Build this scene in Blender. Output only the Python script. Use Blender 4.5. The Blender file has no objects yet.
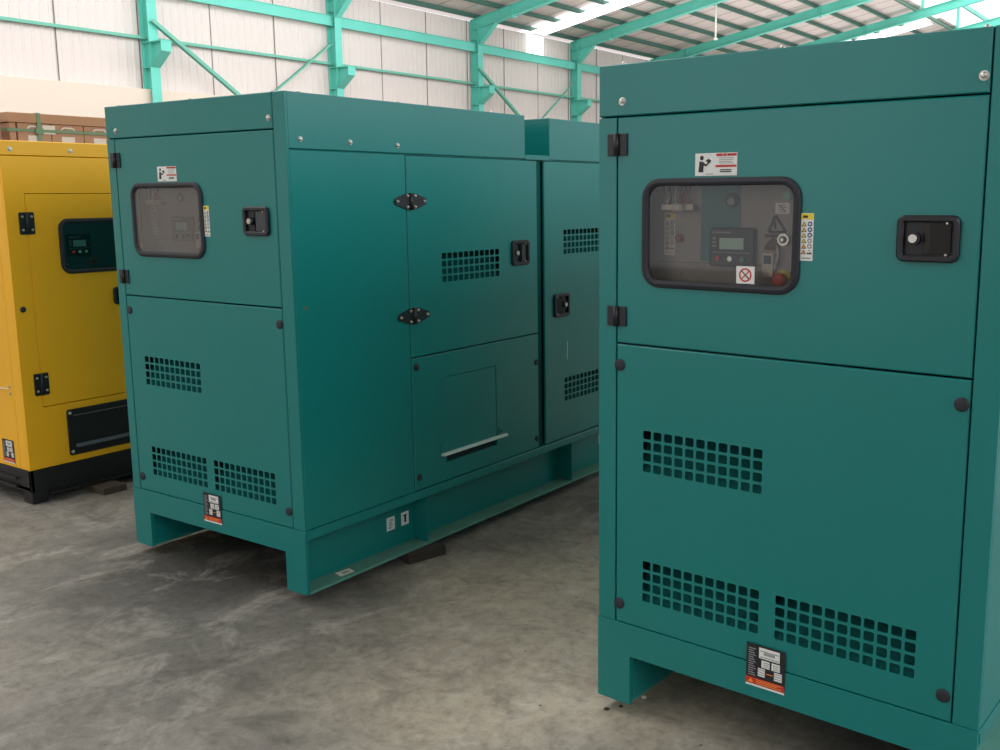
import bpy, bmesh, math, random
from mathutils import Vector, Matrix
random.seed(7)
COL = bpy.context.scene.collection

# ------------------------------------------------------------------ materials
def srgb(c):
    return tuple(((v/255)/12.92 if v/255 <= .04045 else ((v/255+.055)/1.055)**2.4) for v in c) + (1,)
MATS = {}
def mat(name, col, rough=.5, metal=0.0, spec=.5, bump=0.0, bscale=300, var=0.0, vscale=3, coat=0.0, emit=0.0):
    if name in MATS: return MATS[name]
    m = bpy.data.materials.new(name); m.use_nodes = True
    nt = m.node_tree; b = nt.nodes['Principled BSDF']
    c = srgb(col)
    b.inputs['Base Color'].default_value = c
    b.inputs['Roughness'].default_value = rough
    b.inputs['Metallic'].default_value = metal
    b.inputs['Specular IOR Level'].default_value = spec
    b.inputs['Coat Weight'].default_value = coat
    if emit:
        b.inputs['Emission Color'].default_value = c
        b.inputs['Emission Strength'].default_value = emit
    tc = nt.nodes.new('ShaderNodeTexCoord')
    if var:
        n = nt.nodes.new('ShaderNodeTexNoise'); n.inputs['Scale'].default_value = vscale
        n.inputs['Detail'].default_value = 4
        nt.links.new(tc.outputs['Object'], n.inputs['Vector'])
        r = nt.nodes.new('ShaderNodeMapRange')
        r.inputs['From Min'].default_value = .3; r.inputs['From Max'].default_value = .7
        r.inputs['To Min'].default_value = 1-var; r.inputs['To Max'].default_value = 1+var
        nt.links.new(n.outputs['Fac'], r.inputs['Value'])
        mx = nt.nodes.new('ShaderNodeVectorMath'); mx.operation = 'SCALE'
        mx.inputs[0].default_value = c[:3]
        nt.links.new(r.outputs['Result'], mx.inputs['Scale'])
        nt.links.new(mx.outputs['Vector'], b.inputs['Base Color'])
    if bump:
        n = nt.nodes.new('ShaderNodeTexNoise'); n.inputs['Scale'].default_value = bscale
        n.inputs['Detail'].default_value = 2
        nt.links.new(tc.outputs['Object'], n.inputs['Vector'])
        bp = nt.nodes.new('ShaderNodeBump'); bp.inputs['Strength'].default_value = bump
        bp.inputs['Distance'].default_value = .002
        nt.links.new(n.outputs['Fac'], bp.inputs['Height'])
        nt.links.new(bp.outputs['Normal'], b.inputs['Normal'])
    MATS[name] = m
    return m

def ramp(nt, src, stops):
    r = nt.nodes.new('ShaderNodeValToRGB'); e = r.color_ramp.elements
    while len(e) < len(stops): e.new(.5)
    for k, (p, c) in enumerate(stops):
        e[k].position = p; e[k].color = srgb(c) if not isinstance(c, float) else (c, c, c, 1)
    nt.links.new(src, r.inputs['Fac']); return r.outputs['Color']

def floor_material():
    m = bpy.data.materials.new('worn_concrete'); m.use_nodes = True
    nt = m.node_tree; b = nt.nodes['Principled BSDF']; L = nt.links
    tc = nt.nodes.new('ShaderNodeTexCoord')
    def noise(scale, detail, dist=0.0, stretch=None, rough=.55):
        src = tc.outputs['Object']
        if stretch:
            mp = nt.nodes.new('ShaderNodeMapping')
            mp.inputs['Scale'].default_value = stretch[:3]; mp.inputs['Rotation'].default_value[2] = stretch[3]
            L.new(src, mp.inputs['Vector']); src = mp.outputs['Vector']
        n = nt.nodes.new('ShaderNodeTexNoise'); n.inputs['Scale'].default_value = scale
        n.inputs['Detail'].default_value = detail; n.inputs['Distortion'].default_value = dist
        n.inputs['Roughness'].default_value = rough
        L.new(src, n.inputs['Vector']); return n.outputs['Fac']
    def mix(a, b2, fac, mode='MIX'):
        x = nt.nodes.new('ShaderNodeMix'); x.data_type = 'RGBA'; x.blend_type = mode
        if isinstance(fac, float): x.inputs[0].default_value = fac
        else: L.new(fac, x.inputs[0])
        for s, k in ((a, 6), (b2, 7)):
            if isinstance(s, tuple): x.inputs[k].default_value = s
            else: L.new(s, x.inputs[k])
        return x.outputs[2]
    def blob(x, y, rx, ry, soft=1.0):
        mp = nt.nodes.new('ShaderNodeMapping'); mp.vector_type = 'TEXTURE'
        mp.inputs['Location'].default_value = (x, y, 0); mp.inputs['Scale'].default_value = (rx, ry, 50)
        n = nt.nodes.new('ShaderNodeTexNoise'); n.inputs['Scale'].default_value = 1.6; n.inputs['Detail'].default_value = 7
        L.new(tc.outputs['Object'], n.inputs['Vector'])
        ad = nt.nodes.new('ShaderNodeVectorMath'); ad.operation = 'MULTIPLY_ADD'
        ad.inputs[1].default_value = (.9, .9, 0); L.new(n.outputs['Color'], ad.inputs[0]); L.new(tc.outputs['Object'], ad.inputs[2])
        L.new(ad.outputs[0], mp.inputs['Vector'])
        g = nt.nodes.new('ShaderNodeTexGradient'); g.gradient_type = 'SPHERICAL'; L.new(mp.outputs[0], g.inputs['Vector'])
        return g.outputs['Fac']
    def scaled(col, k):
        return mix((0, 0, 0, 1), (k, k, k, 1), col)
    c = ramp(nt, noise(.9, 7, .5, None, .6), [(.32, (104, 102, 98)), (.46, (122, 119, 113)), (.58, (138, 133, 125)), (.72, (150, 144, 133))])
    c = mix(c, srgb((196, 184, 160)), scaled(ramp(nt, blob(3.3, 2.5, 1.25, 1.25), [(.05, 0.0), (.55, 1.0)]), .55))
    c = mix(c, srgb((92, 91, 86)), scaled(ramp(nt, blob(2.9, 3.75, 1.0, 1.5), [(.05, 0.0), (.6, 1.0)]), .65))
    c = mix(c, srgb((62, 60, 56)), scaled(ramp(nt, blob(3.7, 4.2, 1.3, .9), [(.1, 0.0), (.5, 1.0)]), .8))  # darker under the middle generator set: shade put into the colour
    pale = ramp(nt, noise(2.6, 9, .7, (1, 1.5, 1, .9), .72), [(.50, 0.0), (.64, 1.0)])
    c = mix(c, srgb((182, 177, 166)), scaled(pale, .42))
    dark = ramp(nt, noise(3.1, 8, 1.0, (1.8, 1, 1, -.5), .7), [(.52, 0.0), (.70, 1.0)])
    c = mix(c, srgb((82, 79, 73)), scaled(dark, .55))
    mott = ramp(nt, noise(9, 8, .6, None, .72), [(.34, .80), (.5, 1.0), (.66, 1.16)])
    c = mix(c, mott, 1.0, 'MULTIPLY')
    fine = ramp(nt, noise(26, 8, .3, None, .75), [(.3, .66), (.5, .94), (.72, 1.1)])
    c = mix(c, fine, 1.0, 'MULTIPLY')
    v = nt.nodes.new('ShaderNodeTexVoronoi'); v.inputs['Scale'].default_value = 5.5
    L.new(tc.outputs['Object'], v.inputs['Vector'])
    spots = ramp(nt, v.outputs['Distance'], [(.02, 1.0), (.04, 0.0)])
    c = mix(c, srgb((60, 58, 54)), scaled(spots, .7))
    L.new(c, b.inputs['Base Color'])
    b.inputs['Roughness'].default_value = .62
    b.inputs['Specular IOR Level'].default_value = .35
    bp = nt.nodes.new('ShaderNodeBump'); bp.inputs['Strength'].default_value = .25; bp.inputs['Distance'].default_value = .004
    L.new(noise(60, 5), bp.inputs['Height']); L.new(bp.outputs['Normal'], b.inputs['Normal'])
    return m

def pane_material(name, tint, haze, hazecol=(150, 148, 145)):
    m = bpy.data.materials.new(name); m.use_nodes = True
    nt = m.node_tree; L = nt.links; nt.nodes.clear()
    out = nt.nodes.new('ShaderNodeOutputMaterial')
    tr = nt.nodes.new('ShaderNodeBsdfTransparent'); tr.inputs['Color'].default_value = srgb(tint)
    df = nt.nodes.new('ShaderNodeBsdfDiffuse'); df.inputs['Color'].default_value = srgb(hazecol)
    gl = nt.nodes.new('ShaderNodeBsdfGlossy'); gl.inputs['Roughness'].default_value = .04
    fr = nt.nodes.new('ShaderNodeFresnel'); fr.inputs['IOR'].default_value = 1.5
    m1 = nt.nodes.new('ShaderNodeMixShader'); m1.inputs[0].default_value = haze
    L.new(tr.outputs[0], m1.inputs[1]); L.new(df.outputs[0], m1.inputs[2])
    m2 = nt.nodes.new('ShaderNodeMixShader'); L.new(fr.outputs[0], m2.inputs[0])
    L.new(m1.outputs[0], m2.inputs[1]); L.new(gl.outputs[0], m2.inputs[2])
    L.new(m2.outputs[0], out.inputs['Surface'])
    MATS[name] = m; return m

TEAL = mat('teal_powder_coat', (16, 120, 116), .28, spec=.5, bump=.05, bscale=700, var=.03, vscale=2)
TEALV = mat('teal_shaded', (10, 80, 77), .85, spec=.15)  # darker teal: shade of vents and door recess put into the colour
TEALD = mat('teal_coat_inside', (10, 74, 70), .6)
YEL = mat('yellow_powder_coat', (242, 180, 28), .36, spec=.45, bump=.05, bscale=700, var=.03, vscale=2)
MINT = mat('mint_steel_paint', (104, 204, 188), .5, var=.05, vscale=1.5)
BRACE = mat('muted_green_steel', (108, 184, 164), .55)
DUSTY = mat('dusty_teal', (84, 138, 124), .7, var=.15, vscale=8)
MINTD = mat('green_purlin_paint', (70, 112, 100), .6)
BLACK = mat('black_plastic', (22, 23, 30), .42)
RUBBER = mat('black_rubber', (32, 34, 42), .6)
BLKGLOSS = mat('black_gloss', (14, 15, 18), .22)
BLKPAINT = mat('black_steel_paint', (20, 21, 24), .5, bump=.1, bscale=400)
DARK = mat('dark_foam', (14, 18, 19), .9)
SEAL = mat('dark_seam', (6, 30, 30), .8)
STEEL = mat('zinc_steel', (200, 198, 188), .3, metal=.9)
WHITE = mat('white_vinyl', (225, 226, 222), .5)
INK = mat('black_ink', (28, 30, 34), .5)
GREYINK = mat('grey_ink', (150, 152, 154), .5)
RED = mat('red_ink', (190, 52, 44), .5)
YINK = mat('yellow_ink', (226, 206, 60), .5)
BLUE = mat('blue_ink', (50, 84, 140), .5)
ORANGE = mat('orange_ink', (240, 150, 40), .5)
PANELG = mat('grey_panel_paint', (152, 147, 142), .5)
LCD = mat('lcd_glass', (176, 214, 196), .3)
GREEN = mat('green_button', (60, 150, 100), .4)
LIP = mat('pale_edge_strip', (210, 228, 222), .35)
WOODB = mat('dark_timber', (52, 47, 41), .85, var=.2, vscale=20, bump=.4, bscale=90)
WOODT = mat('brown_timber', (74, 66, 55), .85, var=.2, vscale=20, bump=.4, bscale=90)
CARD = mat('brown_cardboard', (184, 146, 118), .85, var=.05, vscale=4)
CARDL = mat('cardboard_lid', (178, 140, 108), .85, var=.04, vscale=4)
CARDD = mat('cardboard_edge', (140, 104, 84), .9)
STRAP = mat('green_strap', (108, 142, 108), .5)
PAPER = mat('white_paper', (226, 220, 206), .7)
SHEETW = mat('white_corrugated_sheet', (222, 211, 207), .6, var=.02, vscale=.5)
SHEETJ = mat('sheet_joint', (120, 116, 112), .7)
CREAM = mat('cream_render', (224, 209, 194), .7, var=.015, vscale=.6)
ROOFM = mat('foil_lined_roof', (214, 202, 198), .7, var=.05, vscale=.8)
SKYP = mat('skylight_sheet', (255, 255, 252), .4, emit=3.0)
PIPE = mat('white_pipe', (230, 228, 222), .4)
PANE_A = pane_material('clear_window_pane', (236, 232, 228), .03)
PANE_B = pane_material('reflection_haze_pane', (222, 218, 214), .36)  # pale diffuse haze stands in for reflections on the pane
PANE_C = pane_material('dark_window_pane', (190, 206, 208), .05, (60, 84, 90))

# ------------------------------------------------------------------ mesh builder
class MB:
    def __init__(s): s.v = []; s.f = []; s.m = []; s.sm = []; s.mats = []
    def mi(s, m):
        if m not in s.mats: s.mats.append(m)
        return s.mats.index(m)
    def face(s, pts, m, hint=None, smooth=False):
        pts = [Vector(p) for p in pts]
        if hint is not None:
            n = Vector((0, 0, 0))
            for i in range(len(pts)):
                n += (pts[i]-pts[0]).cross(pts[(i+1) % len(pts)]-pts[0])
            if n.dot(Vector(hint)) < 0: pts.reverse()
        k = len(s.v); s.v += pts; s.f.append(list(range(k, k+len(pts)))); s.m.append(s.mi(m)); s.sm.append(smooth)
        return s
    def box(s, x0, x1, y0, y1, z0, z1, m, bev=0.0, M=None):
        bm = bmesh.new(); bmesh.ops.create_cube(bm, size=1)
        for v in bm.verts:
            v.co = Vector(((x0+x1)/2+v.co.x*(x1-x0), (y0+y1)/2+v.co.y*(y1-y0), (z0+z1)/2+v.co.z*(z1-z0)))
        if bev:
            bmesh.ops.bevel(bm, geom=bm.edges[:], offset=bev, segments=2, profile=.5, affect='EDGES')
        k = len(s.v); bm.verts.index_update()
        for v in bm.verts: s.v.append(M @ v.co if M else v.co.copy())
        for f in bm.faces:
            s.f.append([k+v.index for v in f.verts]); s.m.append(s.mi(m)); s.sm.append(False)
        bm.free(); return s
    def cyl(s, p0, p1, r, m, n=14, r2=None, c0=True, c1=True):
        p0 = Vector(p0); p1 = Vector(p1); d = (p1-p0).normalized(); r2 = r if r2 is None else r2
        a = d.cross(Vector((0, 0, 1)) if abs(d.z) < .9 else Vector((1, 0, 0))).normalized(); b = d.cross(a)
        k = len(s.v); mi = s.mi(m)
        for (p, q) in ((p0, r), (p1, r2)):
            for i in range(n):
                t = 2*math.pi*i/n; s.v.append(p+(a*math.cos(t)+b*math.sin(t))*q)
        for i in range(n):
            j = (i+1) % n; s.f.append([k+i, k+j, k+n+j, k+n+i]); s.m.append(mi); s.sm.append(True)
        if c0: s.f.append([k+i for i in reversed(range(n))]); s.m.append(mi); s.sm.append(False)
        if c1: s.f.append([k+n+i for i in range(n)]); s.m.append(mi); s.sm.append(False)
        return s
    def dome(s, p, d, r, h, m, n=14, rings=4):
        p = Vector(p); d = Vector(d).normalized()
        prev = (p, r)
        for k in range(1, rings+1):
            t = math.pi/2*k/rings
            q = p+d*(h*math.sin(t)); rr = max(r*math.cos(t), r*.02)
            s.cyl(prev[0], q, prev[1], m, n, rr, False, k == rings); prev = (q, rr)
        return s
    def tube(s, pts, r, m, n=8):
        for a, b in zip(pts, pts[1:]): s.cyl(a, b, r, m, n)
        return s
    def prism(s, poly, mp, d0, d1, m):
        """polygon in plane coords (a,b), extruded between depths d0,d1"""
        ca = sum(p[0] for p in poly)/len(poly); cb = sum(p[1] for p in poly)/len(poly)
        o = Vector(mp(0, 0, 1))-Vector(mp(0, 0, 0))
        s.face([mp(a, b, d1) for a, b in poly], m, o if d1 > d0 else -o)
        s.face([mp(a, b, d0) for a, b in poly], m, -o if d1 > d0 else o)
        c = Vector(mp(ca, cb, (d0+d1)/2))
        for i in range(len(poly)):
            p, q = poly[i], poly[(i+1) % len(poly)]
            pts = [Vector(mp(*p, d0)), Vector(mp(*q, d0)), Vector(mp(*q, d1)), Vector(mp(*p, d1))]
            s.face(pts, m, (sum(pts, Vector())/4-c))
        return s
    def build(s, name, parent=None):
        me = bpy.data.meshes.new(name); me.from_pydata([tuple(v) for v in s.v], [], s.f)
        for m in s.mats: me.materials.append(m)
        me.polygons.foreach_set('material_index', s.m); me.polygons.foreach_set('use_smooth', s.sm)
        me.update()
        o = bpy.data.objects.new(name, me); COL.objects.link(o)
        if parent: o.parent = parent
        return o

def rr(a0, a1, b0, b1, r, n=5):
    out = []
    for ca, cb, t0 in ((a1-r, b1-r, 0), (a0+r, b1-r, 90), (a0+r, b0+r, 180), (a1-r, b0+r, 270)):
        for k in range(n+1):
            t = math.radians(t0+90*k/n); out.append((ca+r*math.cos(t), cb+r*math.sin(t)))
    return out

def rloft(mb, mp, rect, r, prof, m, n=5, cap=None):
    """rounded rectangle swept through profile [(inset, depth)...]"""
    loops = []
    for ins, d in prof:
        pts = rr(rect[0]+ins, rect[1]-ins, rect[2]+ins, rect[3]-ins, max(r-ins, .0008), n)
        loops.append([Vector(mp(a, b, d)) for a, b in pts])
    ca, cb = (rect[0]+rect[1])/2, (rect[2]+rect[3])/2
    o = (Vector(mp(0, 0, 1))-Vector(mp(0, 0, 0)))
    for i in range(len(loops)-1):
        A, B = loops[i], loops[i+1]; di = prof[i+1][0]-prof[i][0]; dd = prof[i+1][1]-prof[i][1]
        for k in range(len(A)):
            j = (k+1) % len(A)
            rad = (A[k]+A[j])/2-Vector(mp(ca, cb, prof[i][1])); rad -= o*rad.dot(o)
            mb.face([A[k], A[j], B[j], B[k]], m, rad.normalized()*dd+o*di if (abs(dd)+abs(di)) else o, smooth=True)
    if cap: mb.face(loops[-1], cap, o)

def ringcell(mb, mp, oc, hole, r, d0, d1, m, n=3, wall=None):
    """flat cell at depth d1 with a rounded hole, and the hole's walls down to d0"""
    a0, a1, b0, b1 = oc; o = Vector(mp(0, 0, 1))-Vector(mp(0, 0, 0))
    pts = rr(*hole, r, n); cs = [(a1, b1), (a0, b1), (a0, b0), (a1, b0)]; N = n+1
    for q in range(4):
        for k in range(n):
            mb.face([mp(*cs[q], d1), mp(*pts[q*N+k], d1), mp(*pts[q*N+k+1], d1)], m, o)
        e = pts[q*N+n]; f = pts[((q+1) % 4)*N]
        mb.face([mp(*cs[q], d1), mp(*e, d1), mp(*f, d1), mp(*cs[(q+1) % 4], d1)], m, o)
    ca, cb = (hole[0]+hole[1])/2, (hole[2]+hole[3])/2; c = Vector(mp(ca, cb, (d0+d1)/2))
    for k in range(len(pts)):
        p, q = pts[k], pts[(k+1) % len(pts)]
        P = [Vector(mp(*p, d1)), Vector(mp(*q, d1)), Vector(mp(*q, d0)), Vector(mp(*p, d0))]
        mb.face(P, wall or m, c-sum(P, Vector())/4)

def plate(mb, mp, a0, a1, b0, b1, d0, d1, m, vents=(), wins=(), bev=.0035, cut=()):
    o = Vector(mp(0, 0, 1))-Vector(mp(0, 0, 0))
    holes = [v[:4] for v in vents]+[w[:4] for w in wins]+list(cut)
    A = sorted({a0+bev, a1-bev, *[h[0] for h in holes], *[h[1] for h in holes]})
    B = sorted({b0+bev, b1-bev, *[h[2] for h in holes], *[h[3] for h in holes]})
    for i in range(len(A)-1):
        for j in range(len(B)-1):
            ca, cb = (A[i]+A[i+1])/2, (B[j]+B[j+1])/2
            if any(h[0] < ca < h[1] and h[2] < cb < h[3] for h in holes): continue
            mb.face([mp(A[i], B[j], d1), mp(A[i+1], B[j], d1), mp(A[i+1], B[j+1], d1), mp(A[i], B[j+1], d1)], m, o)
    for (v0, v1, w0, w1, nc, nr) in vents:
        pa, pb = (v1-v0)/nc, (w1-w0)/nr
        for i in range(nc):
            for j in range(nr):
                x, z = v0+i*pa, w0+j*pb; g = .0038
                ringcell(mb, mp, (x, x+pa, z, z+pb), (x+g, x+pa-g, z+g, z+pb-g), .005, d1-.003, d1, m, 2)
    for (w0, w1, h0, h1, r) in wins:
        ringcell(mb, mp, (w0, w1, h0, h1), (w0+.0005, w1-.0005, h0+.0005, h1-.0005), r, d0, d1, m, 6)
    for c in cut:
        for P, h in (([(c[0], c[2]), (c[0], c[3])], (1, 0)), ([(c[1], c[2]), (c[1], c[3])], (-1, 0)), ([(c[0], c[2]), (c[1], c[2])], (0, 1)), ([(c[0], c[3]), (c[1], c[3])], (0, -1))):
            hv = Vector(mp(h[0], h[1], 0))-Vector(mp(0, 0, 0))
            mb.face([mp(*P[0], d1), mp(*P[1], d1), mp(*P[1], d0), mp(*P[0], d0)], m, hv)
    O = [(a0, b0), (a1, b0), (a1, b1), (a0, b1)]; I = [(a0+bev, b0+bev), (a1-bev, b0+bev), (a1-bev, b1-bev), (a0+bev, b1-bev)]
    c = Vector(mp((a0+a1)/2, (b0+b1)/2, d0))
    for k in range(4):
        j = (k+1) % 4
        P = [Vector(mp(*I[k], d1)), Vector(mp(*I[j], d1)), Vector(mp(*O[j], d1-bev)), Vector(mp(*O[k], d1-bev))]
        mb.face(P, m, sum(P, Vector())/4-c)
        P = [Vector(mp(*O[k], d1-bev)), Vector(mp(*O[j], d1-bev)), Vector(mp(*O[j], d0)), Vector(mp(*O[k], d0))]
        mb.face(P, m, sum(P, Vector())/4-c)
    if not holes: mb.face([mp(*p, d0) for p in O], m, -o)

def tag(o, label=None, cat=None, group=None, kind=None):
    if label: o['label'] = label
    if cat: o['category'] = cat
    if group: o['group'] = group
    if kind: o['kind'] = kind
    return o
def empty(name, loc, rz=0, scale=(1, 1, 1)):
    o = bpy.data.objects.new(name, None); COL.objects.link(o)
    o.location = loc; o.rotation_euler = (0, 0, rz); o.scale = scale; o.empty_display_size = .2
    return o

# face maps: F front (outward -x): a=y ; S side (outward -y): a=x
F = lambda a, b, d: (-d, a, b)
S = lambda a, b, d: (a, -d, b)
def rect(mb, mp, a0, a1, b0, b1, d, m): mb.prism([(a0, b0), (a1, b0), (a1, b1), (a0, b1)], mp, d-.0006, d, m)

# ------------------------------------------------------------------ shared details
def plug(mp, a, b, parent, r=.018, m=None, name='screw_plug'):
    mb = MB(); p0 = Vector(mp(a, b, -.001)); p1 = Vector(mp(a, b, .0035)); d = (p1-p0).normalized()
    mb.cyl(p0, p1, r, m or RUBBER, 18); mb.dome(p1, d, r*.96, .004, m or RUBBER, 18)
    return mb.build(name, parent)
def bolt(mp, a, b, parent, r=.010, name='bolt'):
    mb = MB(); p0 = Vector(mp(a, b, -.001)); p1 = Vector(mp(a, b, .002)); d = (p1-p0).normalized()
    mb.cyl(p0, p1, r*1.25, STEEL, 14); mb.cyl(p1, p1+d*.004, r, STEEL, 6); mb.dome(p1+d*.004, d, r*.8, .004, STEEL, 10, 3)
    return mb.build(name, parent)
def front_hinge(a, b0, b1, parent):
    mb = MB(); w = .034
    mb.box(-.006, 0, a-w, a-.006, b0, b1, BLACK, .0015)
    mb.box(-.006, 0, a+.006, a+w, b0, b1, BLACK, .0015)
    o = mb.build('hinge', parent)
    k = MB(); k.cyl((-.009, a, b0), (-.009, a, b1), .0085, BLACK, 12); k.build('hinge_barrel', o)
    return o
def wing_hinge(a, b, parent):
    mb = MB()
    for s in (-1, 1):
        mb.prism([(a+s*.006, b-.036), (a+s*.03, b-.034), (a+s*.097, b-.013), (a+s*.104, b), (a+s*.097, b+.013), (a+s*.03, b+.034), (a+s*.006, b+.036)], S, 0, .006, BLACK)
    o = mb.build('hinge', parent)
    k = MB(); k.cyl(S(a, b-.036, .007), S(a, b+.036, .007), .009, BLACK, 12); k.build('hinge_barrel', o)
    for s in (-1, 1):
        for q in ((.024, .024), (.024, -.024), (.086, 0)):
            bolt(lambda x, y, d: S(x, y, d+.006), a+s*q[0], b+q[1], o, .0055, 'screw')
    return o
def block_hinge(a, b, w, h, parent):
    mb = MB()
    for s in (-1, 1):
        rloft(mb, S, (min(a+s*.004, a+s*w), max(a+s*.004, a+s*w), b-h, b+h), .008, [(0, 0), (0, .006), (.002, .008)], BLACK, cap=BLACK)
    o = mb.build('hinge', parent)
    k = MB(); k.cyl(S(a, b-h, .007), S(a, b+h, .007), .008, BLACK, 12); k.build('hinge_barrel', o)
    for s in (-1, 1):
        for t in (-1, 1): bolt(lambda x, y, d: S(x, y, d+.008), a+s*w*.62, b+t*h*.6, o, .0055, 'screw')
    return o
def latch(mp, a0, a1, b0, b1, parent, flip=1):
    """recessed paddle latch; flip=1 puts the lock towards larger a"""
    mb = MB(); t = .017
    rloft(mb, mp, (a0, a1, b0, b1), .020, [(0, 0), (0, .010), (.004, .014), (t-.004, .014), (t, .010), (t, .001)], BLACK, cap=BLACK)
    o = mb.build('latch', parent)
    w = a1-a0; i0, i1, j0, j1 = a0+t+.002, a1-t-.002, b0+t+.003, b1-t-.003
    def A(f): return i0+(i1-i0)*f if flip > 0 else i1-(i1-i0)*f
    p = MB()
    prof = [(A(.02), .0015), (A(.02), .006), (A(.45), .012), (A(.60), .005), (A(.60), .0015)]
    for k in range(len(prof)):
        q = prof[(k+1) % len(prof)]; pr_ = prof[k]
        hint = None
        P = [Vector(mp(pr_[0], j0, pr_[1])), Vector(mp(q[0], j0, q[1])), Vector(mp(q[0], j1, q[1])), Vector(mp(pr_[0], j1, pr_[1]))]
        c = Vector(mp(A(.35), (j0+j1)/2, .004))
        p.face(P, BLKGLOSS, sum(P, Vector())/4-c)
    for j in (j0, j1):
        c = Vector(mp(A(.35), (j0+j1)/2, .004)); P = [Vector(mp(x, j, d)) for x, d in prof]
        p.face(P, BLKGLOSS, sum(P, Vector())/5-c)
    p.build('paddle', o)
    cb = (b0+b1)/2; ca = A(.80)
    k = MB(); d = Vector(mp(0, 0, 1))-Vector(mp(0, 0, 0))
    base = Vector(mp(ca, cb, -.004)); k.cyl(base, base+d*.017, .016, BLACK, 16)
    k.cyl(base+d*.016, base+d*.021, .0105, WHITE if False else STEEL, 14)
    k.build('lock_cylinder', o)
    for jj in (j0-.001, j1+.001):
        g = MB(); g.cyl(mp(A(.10), jj, .006), mp(A(.10), jj, .011), .0028, STEEL, 8); g.build('pivot_pin', o)
    return o
def baffle(mp, a0, a1, b0, b1, parent):
    mb = MB(); o = Vector(mp(0, 0, 1))-Vector(mp(0, 0, 0))
    A0, A1 = a0-.01, a1+.01
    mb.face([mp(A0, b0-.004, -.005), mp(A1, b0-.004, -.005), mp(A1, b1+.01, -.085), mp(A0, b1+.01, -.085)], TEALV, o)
    mb.face([mp(A0, b1+.01, -.005), mp(A1, b1+.01, -.005), mp(A1, b1+.01, -.085), mp(A0, b1+.01, -.085)], DARK, Vector((0, 0, -1)))
    for A_, h in ((A0, 1), (A1, -1)):
        mb.face([mp(A_, b0-.004, -.005), mp(A_, b1+.01, -.085), mp(A_, b1+.01, -.005)], DARK, Vector(mp(h, 0, 0))-Vector(mp(0, 0, 0)))
    return mb.build('vent_baffle', parent)
def manual_sticker(a1, b0, parent):
    """white rectangle: reader pictogram at the larger a, two red bars and small print beside it"""
    w, h = .130, .062; a0 = a1-w; b1 = b0+h; mb = MB(); d = .0015
    rect(mb, F, a0, a1, b0, b1, d, WHITE); X = lambda x: a1-x; e = d+.0006
    def P(poly, m): mb.prism([(X(x), b0+y) for x, y in poly], F, e-.0005, e, m)
    P([(.021+.006*math.cos(t*.7), .049+.0065*math.sin(t*.7)) for t in range(9)], INK)
    P([(.011, .010), (.026, .010), (.027, .028), (.036, .026), (.045, .036), (.042, .039), (.034, .031), (.026, .038), (.014, .040)], INK)
    P([(.033, .041), (.042, .047), (.051, .041), (.045, .034)], INK)
    P([(.034, .0035), (.058, .0035), (.058, .006), (.034, .006)], GREYINK)
    P([(.066, .053), (.128, .053), (.128, .060), (.066, .060)], RED)
    P([(.064, .023), (.128, .023), (.128, .029), (.064, .029)], RED)
    for k, y in enumerate((.047, .042, .037, .033)): P([(.074+.002*(k % 2), y), (.120-.003*(k % 3), y), (.120-.003*(k % 3), y+.0017), (.074+.002*(k % 2), y+.0017)], GREYINK)
    for k, y in enumerate((.014, .009)): P([(.078, y), (.113, y), (.113, y+.003), (.078, y+.003)], INK)
    for x in (.083, .096, .108):
        P([(x, .0545), (x+.006, .0545), (x+.006, .0585), (x, .0585)], WHITE)
    return tag(mb.build('instruction_sticker', parent), 'white sticker with black reader pictogram and red bars')
def hazard_strip(a1, b0, w, h, parent, d=.0015, mp=F, hdr=True):
    mb = MB(); a0 = a1-w; b1 = b0+h; rect(mb, mp, a0, a1, b0, b1, d, WHITE); e = d+.0006; rh = h*.70/6
    rect(mb, mp, a0+.001, a1-.001, b1-h*.13, b1-.001, e, YINK)
    rect(mb, mp, a0+w*.45, a1-w*.2, b1-h*.10, b1-h*.05, e+.0004, INK)
    for k in range(6):
        y = b1-h*.16-(k+1)*rh
        c = a1-w*.29; s = w*.20
        mb.prism([(c-s, y), (c+s, y), (c, y+rh*.82)], mp, e-.0005, e, INK)
        mb.prism([(c-s*.6, y+rh*.12), (c+s*.6, y+rh*.12), (c, y+rh*.62)], mp, e-.0001, e+.0004, YINK if k < 4 else ORANGE)
        c = a0+w*.27
        if k < 5: mb.prism([(c+w*.19*math.cos(t*.785), y+rh*.42+w*.19*math.sin(t*.785)) for t in range(8)], mp, e-.0005, e, BLUE if k < 3 else GREYINK)
        else: mb.prism([(c-s, y), (c+s, y), (c, y+rh*.82)], mp, e-.0005, e, INK)
        mb.prism([(c+w*.08*math.cos(t*.785), y+rh*.42+w*.08*math.sin(t*.785)) for t in range(8)], mp, e-.0001, e+.0004, WHITE)
    rect(mb, mp, a0+w*.15, a1-w*.15, b0+h*.04, b0+h*.07, e, GREYINK)
    return tag(mb.build('hazard_sticker', parent), 'narrow white sticker with yellow top and two columns of hazard symbols')
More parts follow.
